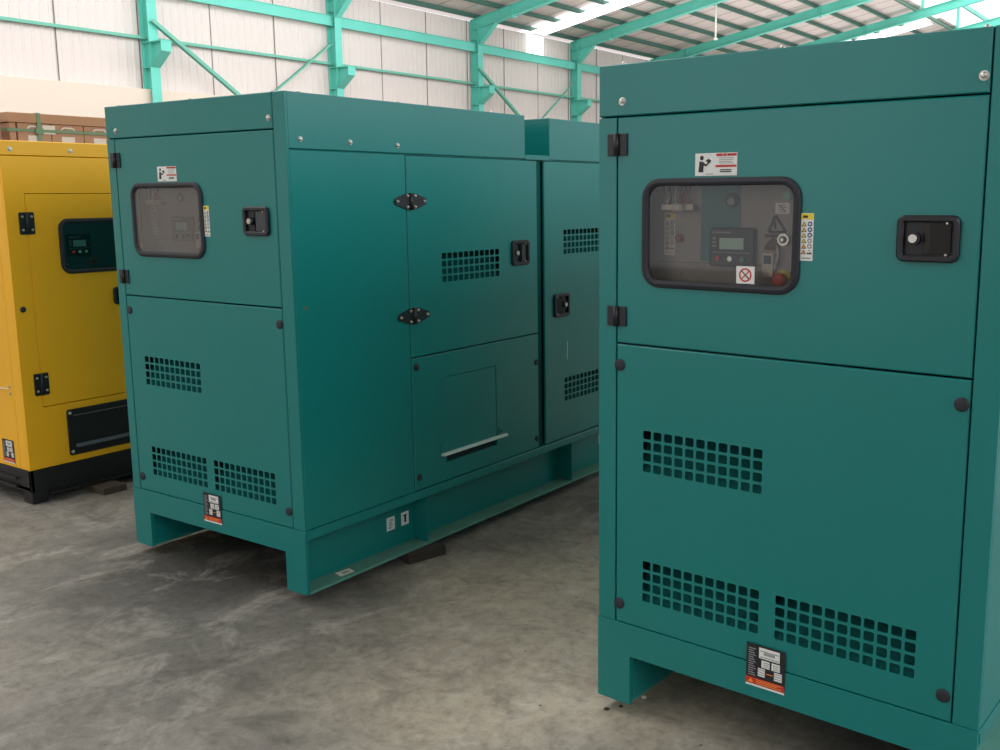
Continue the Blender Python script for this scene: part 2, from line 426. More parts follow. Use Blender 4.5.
def warning_plate(a1, b0, w, h, parent, d=.002, mp=F):
    mb = MB(); a0 = a1-w; rect(mb, mp, a0, a1, b0, b0+h, d, INK); e = d+.0007
    def R(x0, x1, y0, y1, m, q=0): rect(mb, mp, a1-x1*w, a1-x0*w, b0+y0*h, b0+y1*h, e+q, m)
    R(0, 1, 0, .045, WHITE); R(0, 1, .055, .20, RED)
    mb.prism([(a1-.06*w, b0+.08*h), (a1-.2*w, b0+.08*h), (a1-.13*w, b0+.18*h)], mp, e, e+.0005, ORANGE)
    for k in range(3): R(.27, .92-.1*(k % 2), .08+.04*k, .095+.04*k, ORANGE, .0003)
    R(.33, .86, .70, .95, WHITE); R(.45, .74, .79, .86, GREYINK, .0003)
    for k in range(3): R(.36, .84, .73+.07*k, .742+.07*k, INK, .0003) if k != 1 else None
    R(.40, .61, .49, .66, WHITE); R(.66, .87, .49, .66, WHITE)
    for k in range(3):
        R(.45, .60, .52+.045*k, .53+.045*k, INK, .0003); R(.70, .84, .52+.045*k, .53+.045*k, INK, .0003)
    R(.31, .49, .27, .46, WHITE); R(.73, .93, .27, .46, WHITE)
    for k in range(3): R(.31, .49, .31+.055*k, .32+.055*k, INK, .0003); R(.73, .93, .31+.055*k, .32+.055*k, INK, .0003)
    R(.52, .70, .36, .375, ORANGE)
    for k in range(13): R(.06, .25-.03*(k % 3), .25+.052*k, .268+.052*k, GREYINK)
    return tag(mb.build('warning_sticker', parent), 'black sticker with white panels and a red band along the bottom')
def small_sticker(mp, a0, a1, b0, b1, parent, d=.0015, kind=0):
    mb = MB(); rect(mb, mp, a0, a1, b0, b1, d, WHITE); e = d+.0006; w = a1-a0; h = b1-b0
    if kind == 0:
        for k in range(4): rect(mb, mp, a0+w*(.2+.1*(k % 2)), a1-w*(.2+.15*((k+1) % 2)), b0+h*(.14+.2*k), b0+h*(.22+.2*k), e, GREYINK)
        mb.prism([(a0+w*.2, b0+h*.2), (a0+w*.3, b0+h*.15), (a0+w*.8, b0+h*.8), (a0+w*.7, b0+h*.85)], mp, e, e+.0004, GREYINK)
    else:
        rect(mb, mp, a0+w*.4, a1-w*.35, b0+h*.2, b0+h*.8, e, INK); rect(mb, mp, a0+w*.3, a1-w*.25, b0+h*.7, b0+h*.8, e, INK)
    return mb.build('label_sticker', parent)

def controller(mp, a0, a1, b0, b1, d, parent):
    """a decreasing = to the viewer's right"""
    mb = MB(); q = lambda a, b, dd: mp(a, b, d+dd)
    rloft(mb, q, (a0, a1, b0, b1), .008, [(0, 0), (0, .012), (.003, .016)], BLACK, cap=BLACK)
    o = mb.build('controller', parent); w = a1-a0; h = b1-b0
    X = lambda f: a1-f*w
    s = MB(); rloft(s, q, (X(.78), X(.24), b0+h*.44, b0+h*.74), .002, [(0, .016), (.001, .0175)], LCD, cap=LCD); s.build('display', o)
    k = MB(); rect(k, q, X(.92), X(.06), b0+h*.35, b0+h*.37, .0172, GREYINK); rect(k, q, X(.5), X(.08), b0+h*.86, b0+h*.9, .0172, GREYINK)
    for y in (.5, .6, .7): rect(k, q, X(.17), X(.08), b0+h*y, b0+h*(y+.05), .0172, GREYINK)
    k.build('legend', o)
    for f, m in ((.22, RED), (.49, STEEL), (.76, GREEN)):
        bt = MB(); p = Vector(q(X(f), b0+h*.20, .015)); n_ = Vector(q(0, 0, 1))-Vector(q(0, 0, 0)); bt.cyl(p, p+n_*.006, .0075, m, 14); bt.build('button', o)
    return o
def estop(mp, a, b, d, parent):
    n_ = Vector(mp(0, 0, 1))-Vector(mp(0, 0, 0)); p = Vector(mp(a, b, d)); mb = MB()
    mb.cyl(p, p+n_*.004, .026, YINK, 22); mb.cyl(p, p+n_*.02, .012, BLACK, 16); mb.cyl(p+n_*.018, p+n_*.028, .018, RED, 20, .0195); mb.dome(p+n_*.028, n_, .0195, .006, RED, 20)
    return tag(mb.build('emergency_stop', parent), 'red mushroom button on a yellow ring')
def key_switch(mp, a, b, d, parent):
    n_ = Vector(mp(0, 0, 1))-Vector(mp(0, 0, 0)); p = Vector(mp(a, b, d)); mb = MB()
    mb.cyl(p, p+n_*.012, .017, STEEL, 20); mb.cyl(p+n_*.012, p+n_*.016, .010, BLACK, 16); mb.cyl(p+n_*.016, p+n_*.019, .005, STEEL, 12)
    return mb.build('key_switch', parent)

def panel_interior(root, variant):
    d = -.07; G = lambda a, b, q: F(a, b, d+q)
    mb = MB(); plate(mb, F, .46, 1.06, 1.27, 1.75, d-.01, d, PANELG)
    cp = mb.build('control_panel', root)
    hood = MB()
    for (b, h) in ((1.27, 1), (1.75, -1)):
        hood.face([F(.46, b, d), F(1.06, b, d), F(1.06, b, -.006), F(.46, b, -.006)], PANELG, (0, 0, h))
    for (a, h) in ((.46, 1), (1.06, -1)):
        hood.face([F(a, 1.27, d), F(a, 1.75, d), F(a, 1.75, -.006), F(a, 1.27, -.006)], PANELG, (0, h, 0))
    hood.build('panel_hood', cp)
    if variant == 'A':
        t = MB(); rect(t, G, .732, .856, 1.425, 1.74, .002, mat('teal_reflection_paint', (20, 104, 108), .4)); t.build('teal_reflection', cp)  # teal reflection in the pane, painted onto the panel
    controller(F, .68, .822, 1.413, 1.522, d, cp)
    key_switch(F, .596, 1.492, d, cp)
    estop(F, .598, 1.383, d, cp)
    hazard_strip(.979, 1.438, .037, .125, cp, d=d+.002)
    l = MB(); p = Vector(G(.927, 1.489, 0)); l.cyl(p, p+Vector((-.008, 0, 0)), .013, mat('dull_red', (150, 70, 66), .4), 18); l.dome(p+Vector((-.008, 0, 0)), (-1, 0, 0), .011, .006, MATS['dull_red'], 18); l.build('pilot_lamp', cp)
    g = MB(); p = Vector(G(.757, 1.60, 0)); g.cyl(p, p+Vector((-.010, 0, 0)), .020, INK, 22); g.cyl(p+Vector((-.010, 0, -.004)), p+Vector((-.011, 0, -.004)), .011, GREYINK, 22); g.build('gauge_reflection', cp)  # pale lower disc is a lamp reflection put into the colour
    c = MB()
    c.box(.042, .07, .868, .976, 1.570, 1.588, PAPER, .004)
    c.cyl((.04, .895, 1.579), (.04, .935, 1.579), .012, PAPER, 12); c.build('terminal_block', cp)
    w = MB()
    for k in range(9):
        y = .885+.011*k; m_ = (RED, INK, RED, GREYINK, WHITE, GREYINK, INK, WHITE, GREYINK)[k]
        w.tube([(.05, y, 1.585), (.045, y-.004*(k-4), 1.605), (.052, y+.003*(k % 3), 1.63), (.05, y+.01*math.sin(k), 1.70)], .0022, m_, 6)
    tag(w.build('wiring', cp), kind=None)
    t = MB()
    for p0, p1 in (((.625, 1.557), (.644, 1.512)), ((.644, 1.512), (.592, 1.512)), ((.592, 1.512), (.625, 1.557))):
        dx, dz = p1[0]-p0[0], p1[1]-p0[1]; L_ = math.hypot(dx, dz); nx, nz = -dz/L_*.004, dx/L_*.004
        t.prism([(p0[0]+nx, p0[1]+nz), (p1[0]+nx, p1[1]+nz), (p1[0]-nx, p1[1]-nz), (p0[0]-nx, p0[1]-nz)], G, .001, .002, INK)
    rect(t, G, .622, .628, 1.52, 1.54, .002, INK)
    rect(t, G, .655, .590, 1.497, 1.506, .002, INK)
    t.build('warning_triangle', cp)
    t = MB(); t.prism([(.655, 1.462), (.618, 1.462), (.612, 1.485), (.630, 1.497), (.650, 1.478)], G, .001, .005, mat('maroon', (92, 38, 36), .6)); t.build('red_tag', cp)
    small_sticker(G, .584, .626, 1.562, 1.592, cp, .002)
    t = MB(); p = Vector(G(.591, 1.610, 0)); t.cyl(p, p+Vector((-.006, 0, 0)), .012, mat('pale_green', (120, 170, 150), .4), 16); t.build('indicator_lamp', cp)
    t = MB(); t.box(.05, .07, .620, .653, 1.388, 1.455, PAPER, .003); t.box(.046, .05, .626, .647, 1.425, 1.448, INK, .001); t.build('circuit_breaker', cp)
    t = MB(); t.tube([G(.615, 1.475, .01), G(.607, 1.45, .018), G(.613, 1.425, .014), G(.622, 1.405, .01)], .0025, WHITE, 6); t.tube([G(.606, 1.475, .01), G(.600, 1.445, .016), G(.606, 1.42, .012)], .002, INK, 6); t.build('key_cord', cp)
    t = MB()
    for (x, z) in ((.925, 1.384), (.88, 1.36)): t.cyl(G(x, z, 0), G(x, z, .004), .006, GREYINK, 10)
    rect(t, G, .66, 1.0, 1.418, 1.4195, .001, INK); t.build('panel_seam', cp)
    if variant == 'B':
        t = MB(); random.seed(3)
        for k in range(13):
            z = 1.57-.0105*k; ww = random.uniform(.012, .030)
            rect(t, G, .935-ww/2, .935+ww/2, z, z+.0055, .003, GREYINK)
        t.build('pale_bars', cp)  # upright column of short grey bars
    return cp

# ------------------------------------------------------------------ teal generator set
W, H, LEN = 1.168, 1.993, 3.3
def teal_genset(name, loc, rz, zs, label, variant):
    root = empty(name, loc, rz, (1, 1, zs)); tag(root, label, 'generator', 'teal generator sets')
    # skid base
    mb = MB(); t = .012
    fp = [(0, 0), (.12, 0), (.12, .165), (1.046, .165), (1.046, 0), (W, 0), (W, .268), (0, .268)]
    def fr(x0, x1):
        for x, h in ((x0, -1), (x1, 1)):
            for P in ([(0, 0), (.12, 0), (.12, .165), (0, .165)], [(1.046, 0), (W, 0), (W, .165), (1.046, .165)], [(0, .165), (W, .165), (W, .2655), (0, .2655)]):
                mb.face([(x, a, b) for a, b in P], TEAL, (h, 0, 0))
        for (P, h) in (([(0, 0), (0, .2655)], (0, -1, 0)), ([(W, 0), (W, .2655)], (0, 1, 0)), ([(0, .2655), (W, .2655)], (0, 0, 1)), ([(.12, .165), (1.046, .165)], (0, 0, -1)),
                       ([(.12, 0), (.12, .165)], (0, 1, 0)), ([(1.046, 0), (1.046, .165)], (0, -1, 0)), ([(0, 0), (.12, 0)], (0, 0, -1)), ([(1.046, 0), (W, 0)], (0, 0, -1))):
            mb.face([(x0, *P[0]), (x0, *P[1]), (x1, *P[1]), (x1, *P[0])], TEAL, h)
    fr(-.003, t); fr(LEN-t, LEN)
    mb.box(-.003, LEN, -.003, W+.003, .2655, .2695, TEAL, .0008)
    base = mb.build('base_frame', root)
    for side in (0, 1):
        r = MB(); y = lambda v: v if side == 0 else W-v
        web = .09 if side == 0 else .115
        def bx(x0, x1, a, b, z0, z1, bev=0.0, m_=TEAL): r.box(x0, x1, min(y(a), y(b)), max(y(a), y(b)), z0, z1, m_, bev)
        bx(t, LEN-t, -.003, .12, .229, .2655, .002); bx(t, LEN-t, -.003, .12, .0, .011, .001, DUSTY); bx(t, LEN-t, web, web+.01, .011, .229)
        for x in (.74, 1.955, 2.9): bx(x-.008, x, .004, web, .011, .229)
        rl = r.build('side_rail', base)
    for x in (.5, 1.5, 2.5):
        c = MB(); c.box(x, x+.1, .12, W-.12, .10, .2, TEAL); c.build('cross_member', base)
    # inner core (dark, insulated)
    mb = MB(); mb.box(.12, LEN-.012, .11, W-.012, .2685, 1.775, DARK); mb.box(.012, .12, 1.07, W-.012, .2685, 1.775, DARK); mb.box(.012, .12, .1, .45, .6, .75, DARK)
    mb.box(.012, .10, .012, .064, .2685, 1.775, DARK)
    mb.box(.012, .12, .45, 1.07, .92, 1.26, DARK)
    mb.build('insulated_core', root)
    e = .0025; dp = -.012
    uL, uR, zT = (1.101, .0685, 1.8405) if variant == 'A' else (1.110, .0715, 1.8525)
    # enclosure body: corner posts, left, rear, floor of the cap
    mb = MB()
    plate(mb, F, 0, uR-.0043, .270, H, dp, 0, TEAL, bev=.002)
    plate(mb, F, uL+.004, W, .270, zT, dp, 0, TEAL, bev=.002)
    mb.box(.0125, LEN, W-.012, W, .27, 1.78, TEAL); mb.box(LEN-.012, LEN, 0, W, .27, 1.78, TEAL)
    mb.box(.012, LEN-.012, .012, W-.012, 1.776, 1.79, TEAL)
    mb.build('enclosure_body', root)
    # roof canopy in two sections with the discharge gap between
    mb = MB()
    plate(mb, F, uR, W, zT+.0045, H, dp, 0, TEAL, bev=.003)
    mb.build('front_top_panel', root)
    mb = MB()
    plate(mb, S, .0122, 1.530, 1.781, H, dp, 0, TEAL, bev=.003)
    mb.box(.0125, 1.53, .0125, W, 1.981, H, TEAL, .002); mb.box(1.518, 1.53, .0125, W-.0125, 1.79, 1.981, TEAL); mb.box(.0125, 1.518, W-.012, W, 1.79, 1.981, TEAL)
    roof = mb.build('roof_section', root)
    for a, b in ((.07, 1.818), (.331, 1.816), (.607, 1.813)): bolt(S, a, b, roof, .0085)
    for y_ in (.09, .60, 1.10): bolt(lambda a, b, d: (a, b, H+d), .03, y_, roof, .008)
    for x_ in (.10, .65, 1.3): bolt(lambda a, b, d: (a, b, H+d), x_, .03, roof, .008)
    mb = MB(); plate(mb, S, 1.745, LEN, 1.781, H, dp, 0, TEAL, bev=.003)
    mb.box(1.745, LEN, .0125, W, 1.981, H, TEAL, .002); mb.box(1.745, 1.757, .0125, W-.0125, 1.79, 1.981, TEAL); mb.box(LEN-.012, LEN, .0125, W-.012, 1.79, 1.981, TEAL); mb.box(1.757, LEN, W-.012, W, 1.79, 1.981, TEAL)
    mb.build('roof_section', root)
    mb = MB(); mb.box(1.53, 1.745, 0, W, 1.790, 1.802, TEAL, .002); mb.box(1.53, 1.745, .0, .012, 1.779, 1.792, TEAL)
    mb.box(1.735, 1.745, .35, .37, 1.90, 1.92, INK)
    mb.build('exhaust_well', root)
    for a, b in (((1.084, 1.886), (.082, 1.884)) if variant == 'A' else ((1.092, 1.888), (.091, 1.897))): bolt(F, a, b, root, .0095)
    # front door
    mb = MB(); win = (.526, 1.004, 1.354, 1.656, .05)
    plate(mb, F, uR, uL, 1.1715, zT, dp, 0, TEAL, wins=(win,))
    door = mb.build('front_door', root)
    mb = MB(); rloft(mb, F, (.518, 1.010, 1.347, 1.662), .058, [(0, 0), (.0, .006), (.004, .010), (.012, .012), (.018, .010), (.022, .005), (.022, -.01)], RUBBER, 7)
    mb.build('window_gasket', door)
    mb = MB(); mb.face([F(a, b, .002) for a, b in rr(.538, .992, 1.366, 1.644, .04, 7)], PANE_A if variant == 'A' else PANE_B, (-1, 0, 0)); mb.build('window_pane', door)
    manual_sticker(.812, 1.667, door) if variant == 'B' else manual_sticker(.838, 1.667, door)
    hazard_strip(.519, 1.441, .036, .125, door)
    if variant == 'A':
        mb = MB(); rect(mb, F, .647, .702, 1.372, 1.42, .0035, WHITE)
        ca, cb = .6745, 1.396
        ring = [(ca+.019*math.cos(t*math.pi/10), cb+.019*math.sin(t*math.pi/10)) for t in range(20)]
        ri = [(ca+.015*math.cos(t*math.pi/10), cb+.015*math.sin(t*math.pi/10)) for t in range(20)]
        for k in range(20): mb.prism([ring[k], ring[(k+1) % 20], ri[(k+1) % 20], ri[k]], F, .0036, .0044, RED)
        for s in (1, -1): mb.prism([(ca-.012, cb-.009*s), (ca-.010, cb-.012*s), (ca+.012, cb+.010*s), (ca+.010, cb+.012*s)], F, .0036, .0042, INK if s > 0 else RED)
        tag(mb.build('prohibition_sticker', door), 'square white sticker with a red prohibition ring')
    for b in ((1.730, 1.794), (1.223, 1.283)): front_hinge(uL-.002, b[0], b[1], root)
    latch(F, .113, .263, 1.449, 1.563, root)
    panel_interior(root, variant)
    # lower front panel
    q = .008 if variant == 'A' else 0
    V = ((.606, 1.008, .768+q, .905+q, 11, 4), (.605, 1.006, .350+q, .490+q, 11, 4), (.161, .562, .350+q, .490+q, 11, 4))
    mb = MB(); plate(mb, F, uR, uL, .2712, 1.1665, dp, 0, TEAL, vents=V)
    lp = mb.build('front_lower_panel', root)
    for v in V: baffle(F, *v[:4], lp)
    for a, b in ((1.088, 1.103), (.087, 1.105), (1.087, .334), (.089, .340)): plug(F, a, b, lp)
    warning_plate(.640, .203, .120, .130, root, d=.0052)
    # right-hand side, front to back
    mb = MB(); plate(mb, S, .0122, .652, .270, 1.777, dp, 0, TEAL)
    sp = mb.build('side_panel', root)
    st = MB(); st.prism([(.058+.007*math.cos(k), 1.168+.008*math.sin(k)) for k in range(6)], S, .0002, .001, mat('rust_spot', (112, 98, 40), .8)); st.build('rust_spot', sp)
    VS = ((.872, 1.308, 1.205, 1.346, 11, 4),)
    mb = MB(); plate(mb, S, .6565, 1.628, .888, 1.7735, dp, 0, TEAL, vents=VS); dr = mb.build('side_door', root)
    baffle(S, *VS[0][:4], dr)
    latch(S, 1.400, 1.546, 1.252, 1.378, root, flip=-1)
    for b in (1.577, 1.075): wing_hinge(.676, b, root)
    mb = MB(); hatch = (.877, 1.264, .362, .768)
    plate(mb, S, .6565, 1.628, .2715, .8835, dp, 0, TEAL, cut=(hatch,)); lp2 = mb.build('side_lower_panel', root)
    mb = MB(); plate(mb, S, .8795, 1.2615, .402, .7655, -.012, -.001, TEAL, bev=.002)
    mb.box(.8775, 1.2635, .012, .02, .362, .41, SEAL); hp = mb.build('access_hatch', root)
    lip = MB();     lip.box(.835, 1.329, -.022, -.001, .398, .410, LIP, .002); tag(lip.build('hatch_lip', hp), 'pale edge strip below the hatch')
    br = MB(); br.box(.835, .868, -.006, 0, .412, .452, TEAL, .002); br.build('hatch_bracket', hp)
    br = MB(); br.box(1.275, 1.308, -.006, 0, .412, .452, TEAL, .002); br.cyl(S(1.29, .43, .006), S(1.29, .43, .009), .006, INK, 10); br.build('hatch_bracket', hp)
    for a, b in ((.684, .842), (.684, .332), (1.608, .735), (1.608, .325)): plug(S, a, b, lp2, .016)
    mb = MB(); plate(mb, S, 1.632, 1.688, .270, 1.777, -.03, -.018, TEALV); mb.build('door_recess', root)  # recess face in the shaded teal, its shade put into the colour
    V2 = ((1.866, 2.302, 1.283, 1.421, 11, 4), (1.870, 2.306, .475, .613, 11, 4))
    mb = MB(); plate(mb, S, 1.692, 2.66, .273, 1.7735, dp, 0, TEAL, vents=V2); d2 = mb.build('side_door', root)
    for v in V2: baffle(S, *v[:4], d2)
    sc = MB(); sc.box(1.902, 1.905, -.0008, 0, .71, .81, WHITE); tag(sc.build('scratch', d2), 'thin white vertical scratch')
    latch(S, 1.768, 1.914, .952, 1.078, root, flip=1)
    mb = MB(); plate(mb, S, 2.665, LEN, .270, 1.777, dp, 0, TEAL); mb.build('side_panel', root)
    # stickers on the rail web
    Wb = lambda a, b, d: (a, .09-d, b)
    small_sticker(Wb, .553, .605, .094, .156, root, kind=0); small_sticker(Wb, .648, .698, .094, .156, root, kind=1)
    small_sticker(Wb, 2.37, 2.42, .12, .18, root, kind=1)
    pp = MB()
    pp.prism([(.20, .02), (.275, .016), (.285, .060), (.21, .068)], lambda a, b, d: (a, b, .011+d), .0005, .0015, PAPER); pp.prism([(.225, .030), (.262, .028), (.266, .044), (.228, .05)], lambda a, b, d: (a, b, .011+d), .0016, .002, GREYINK)
    pp.build('paper_tag', root)
    return root

bxp, byp = 2.6094, 3.0176
gB = teal_genset('generator_set', (bxp, byp, 0), 0, 1, 'teal steel generator set standing in the middle, long side with two doors in view', 'B')
gA = teal_genset('generator_set', (2.5046, .4425, 0), -.06323, .99, 'teal steel generator set nearest the camera at right, front door window and controls in view', 'A')

# ------------------------------------------------------------------ yellow generator set
def yellow_genset():
    root = empty('generator_set', (2.714, 5.309, -.04)); L_, Wd = 2.6, 1.0
    tag(root, 'yellow steel generator set on a black base, behind the middle teal one', 'generator')
    z = lambda v: v+.04
    q = lambda a, b, d: (a, -d, b+.04); f = lambda a, b, d: (-d, a, b+.04)
    mb = MB()
    mb.box(0, L_, 0, .02, z(-.005), z(.143), BLKPAINT, .003); mb.box(0, L_, Wd-.02, Wd, 0, z(.143), BLKPAINT, .003)
    mb.box(0, .02, 0, Wd, z(.02), z(.143), BLKPAINT, .003); mb.box(L_-.02, L_, 0, Wd, 0, z(.143), BLKPAINT)
    mb.box(.001, .09, .001, .09, 0, z(.019), BLKPAINT, .003); mb.box(.001, .09, Wd-.09, Wd-.001, 0, z(.019), BLKPAINT, .003); mb.box(.02, L_-.02, .02, Wd-.02, z(.12), z(.143), BLKPAINT)
    bs = mb.build('base_frame', root)
    mb = MB(); mb.box(.09, L_, -.045, .02, z(.0), z(.012), BLKPAINT, .002); mb.box(.0, .02, -.0, Wd, z(.03), z(.05), BLKPAINT, .002); mb.box(-.02, .0, .12, Wd-.1, z(.04), z(.052), BLKPAINT, .002); mb.box(-.02, .0, .12, Wd-.1, z(.085), z(.095), BLKPAINT, .002); mb.build('base_flange', bs)
    mb = MB(); mb.box(.02, L_-.02, .02, Wd-.02, z(.145), z(1.89), DARK)
    mb.build('insulated_core', root)
    mb = MB()
    d0 = -.018
    plate(mb, q, 0, L_, 1.8215, 1.897, d0, 0, YEL); mb.box(0, L_, .0185, Wd, z(1.8855), z(1.897), YEL); mb.box(L_-.018, L_, .02, Wd, z(.145), z(1.885), YEL); mb.box(0.02, L_-.02, Wd-.018, Wd, z(.145), z(1.885), YEL)
    plate(mb, f, .0185, Wd, 1.8215, 1.885, d0, 0, YEL)
    rf = mb.build('roof_section', root)
    for a in (.052, .378, .72): bolt(q, a, 1.852, rf, .010)
    door = (.107, .86, .482, 1.623)
    mb = MB(); plate(mb, q, 0, L_, .145, 1.8185, d0, 0, YEL, cut=((.104, .863, .479, 1.626), (.24, .93, .19, .43)), bev=.002)
    sp = mb.build('side_panel', root)
    plug(q, .044, 1.019, sp, .016)
    mb = MB(); plate(mb, q, *door, -.014, 0, YEL, wins=((.280, .751, 1.197, 1.483, .05),)); dr = mb.build('side_door', root)
    mb = MB(); rloft(mb, q, (.272, .759, 1.190, 1.490), .056, [(0, 0), (0, .006), (.004, .010), (.012, .012), (.018, .010), (.022, .005), (.022, -.01)], RUBBER, 7); mb.build('window_gasket', dr)
    mb = MB(); mb.face([q(a, b, .002) for a, b in rr(.292, .739, 1.21, 1.47, .04, 7)], PANE_C, (0, -1, 0)); mb.build('window_pane', dr)
    mb = MB(); plate(mb, q, .2, .80, 1.14, 1.54, -.0185, -.016, mat('dark_teal_panel', (58, 92, 96), .5)); cp = mb.build('control_panel', dr)
    sq = lambda a, b, d: q(-a, b, d)
    controller(sq, -.455, -.318, 1.285, 1.402, -.016, cp)
    n_ = MB(); n_.cyl(q(.463, 1.250, -.012), q(.463, 1.250, -.006), .025, mat('dim_orange', (120, 90, 60), .5), 20); n_.cyl(q(.463, 1.250, -.006), q(.463, 1.250, 0), .015, mat('dim_red', (110, 50, 44), .5), 18); n_.build('emergency_stop', cp)
    n_ = MB(); n_.cyl(q(.311, 1.243, -.012), q(.311, 1.243, -.002), .014, BLACK, 16); n_.cyl(q(.311, 1.243, -.002), q(.311, 1.243, 0), .007, GREYINK, 12); n_.build('key_switch', cp)
    block_hinge(.105, z(1.470), .040, .058, root); block_hinge(.105, z(.608), .040, .060, root)
    lt = latch(q, .563, .70, .998, 1.098, root, flip=-1)
    mb = MB()
    rloft(mb, q, (.228, .95, .182, .442), .012, [(0, 0), (0, .006), (.003, .008)], BLKPAINT, cap=BLKPAINT)
    mb.box(.262, .94, -.010, -.006, z(.405), z(.4065), GREYINK)
    vt = mb.build('vent_cover', root)
    mb = MB(); mb.box(.262, .94, -.030, -.008, z(.226), z(.246), mat('grey_bar', (90, 98, 106), .4), .004); mb.build('cover_lip', vt)
    for a in (.244, .934):
        for b in (.203, .422): bolt(lambda x, y, d: q(x, y, d+.008), a, b, vt, .008, 'screw')
    mb = MB(); plate(mb, f, .0185, .090, .145, 1.8185, d0, 0, YEL, bev=.002); mb.build('corner_post', root)
    mb = MB(); plate(mb, f, .94, Wd, .145, 1.8185, d0, 0, YEL, bev=.002); mb.build('corner_post', root)
    mb = MB(); plate(mb, f, .0925, .9375, .145, 1.8185, d0, 0, YEL, bev=.003); fp = mb.build('front_panel', root)
    warning_plate(.262, .165, .120, .130, root, mp=f)
    for b in (.56, .60): bolt(f, .125, b, fp, .006)
    mb = MB(); mb.tube([(-.006, .13, z(.585)), (-.02, .2, z(.588)), (-.015, .34, z(.592))], .003, WHITE, 6); mb.build('cable', fp)
    plug(f, .19, 1.15, fp, .012, mat('maroon_plug', (120, 40, 30), .5))
    return root
gC = yellow_genset()

# ------------------------------------------------------------------ timber packers
def packer(x, y, sx, sy, h, m, label, rz=0):
    mb = MB(); mb.box(-sx/2, sx/2, -sy/2, sy/2, 0, h, m, .003); o = mb.build('timber_block', None)
    o.location = (x, y, -.045); o.rotation_euler = (0, 0, rz); return tag(o, label, 'block')
packer(3.315, 3.11, .20, .30, .0445, WOODB, 'dark timber block under the side rail of the middle teal generator set', -.26)
packer(3.10, 5.30, .14, .30, .0395, WOODT, 'brown timber block under the black base of the yellow generator set')
mb = MB()

# floor debris under the right machine
for k, (x, y, r, nm, lb) in enumerate(((2.575, 1.575, .011, 'pebble', 'larger dark chip of rubble just under the left foot of the nearest generator set'), (2.615, 1.545, .008, 'pebble', 'smaller dark chip of rubble just under the left foot of the nearest generator set'), (2.71, 1.513, .010, 'pebble', 'pale chip of rubble on the floor behind the left foot of the nearest generator set'))):
    mb = MB(); mb.dome((0, 0, -.001), (0, 0, 1), r, r*.6, WOODB if k < 2 else PAPER, 7, 3); o = mb.build(nm); o.location = (x, y, -.045); tag(o, lb, 'rubble')

# ------------------------------------------------------------------ carton stack behind the yellow set
def carton(x0, x1, y0, y1, z0, z1, label, group=None, hole=True, lab=None):
    root = empty('cardboard_carton', ((x0+x1)/2, y0, z0)); tag(root, label, 'carton', group)
    w = (x1-x0)/2-.002; mb = MB(); mb.box(-w, w, .002, y1-y0, 0.0005, z1-z0-.0005, CARD, .004); mb.build('box_body', root)
    if hole:
        h = MB(); pts = []
        cz = .326; hw = .058
        for k in range(11):
            t = math.pi*k/10; pts.append((math.cos(t)*hw*(1 if abs(math.cos(t)) < .8 else 1), .0, cz+min(math.sin(t)*.05, .034)))
        for a, b in zip(pts, pts[1:]): h.cyl(a, b, .008, PAPER, 8)
        h.build('handle_cutout', root)
        s = MB(); s.box(-.055, .055, -.001, .002, cz-.085, cz-.035, PAPER); s.build('printed_patch', root)
    return root
Yc = 8.0
xs = [(4.18, 4.235), (4.243, 4.515), (4.517, 4.79), (4.792, 5.065), (5.067, 5.34)]
names = ['narrow end of a brown cardboard carton at the left end of the strapped row', 'brown cardboard carton with white handle print, left of the white label in the strapped row',
         'brown cardboard carton under the white label in the strapped row', 'brown cardboard carton right of the white label, partly behind the teal generator set', 'brown cardboard carton last in the strapped row, behind the teal generator set']
for (x0, x1), nm in zip(xs, names): carton(x0, x1, Yc, Yc+.8, 1.80, 2.185, nm, 'strapped cardboard cartons', hole=x1-x0 > .2)
mb = MB(); mb.box(4.17, 5.36, Yc-.012, Yc+.82, 2.187, 2.262, CARDL, .003); tag(mb.build('cardboard_cap'), 'long flat brown cardboard cap over the strapped cartons', 'cardboard')  # flat cardboard cap over the carton row
mb = MB(); mb.box(4.18, 5.34, Yc, Yc+.8, .09, 1.798, CARD, .004); tag(mb.build('cardboard_crate'), 'tall brown cardboard crate carrying the strapped cartons, behind the yellow generator set', 'crate')
def pallet(cx, cy, w, d, label):
    root = empty('wooden_pallet', (cx, cy, -.04)); tag(root, label, 'pallet')
    for k in range(5):
        m2 = MB(); y = -d/2+(d-.1)*k/4; m2.box(-w/2, w/2, y, y+.1, .105, .128, WOODT); m2.build('board', root)
    for x in (-w/2, -.05, w/2-.1):
        m2 = MB(); m2.box(x, x+.1, -d/2, d/2, 0, .105, WOODT); m2.build('runner', root)
pallet(4.76, Yc+.4, 1.16, .8, 'timber pallet under the tall cardboard crate')
mb = MB(); [mb.box(*q_, 2.118, 2.140, STRAP) for q_ in ((4.165, 5.355, Yc-.010, Yc-.006), (4.165, 5.355, Yc+.806, Yc+.81), (4.161, 4.165, Yc-.010, Yc+.81), (5.355, 5.359, Yc-.010, Yc+.81))]; tag(mb.build('packing_strap'), 'green plastic strap running level across the cardboard cartons', 'strap')
mb = MB(); mb.box(4.395, 4.425, Yc-.017, Yc-.013, .10, 2.266, STRAP); mb.box(4.395, 4.425, Yc-.017, Yc+.825, 2.263, 2.267, STRAP); mb.box(4.395, 4.425, Yc+.821, Yc+.825, .10, 2.266, STRAP); mb.box(4.38, 4.44, Yc-.021, Yc-.017, 2.105, 2.15, STRAP); tag(mb.build('packing_strap'), 'green plastic strap running upright over the cardboard cartons and their cap', 'strap')
mb = MB(); mb.box(4.440, 4.545, Yc-.006, Yc-.002, 2.105, 2.175, PAPER); tag(mb.build('shipping_label'), 'white paper label stuck on the strapped cartons beside the upright strap', 'label')
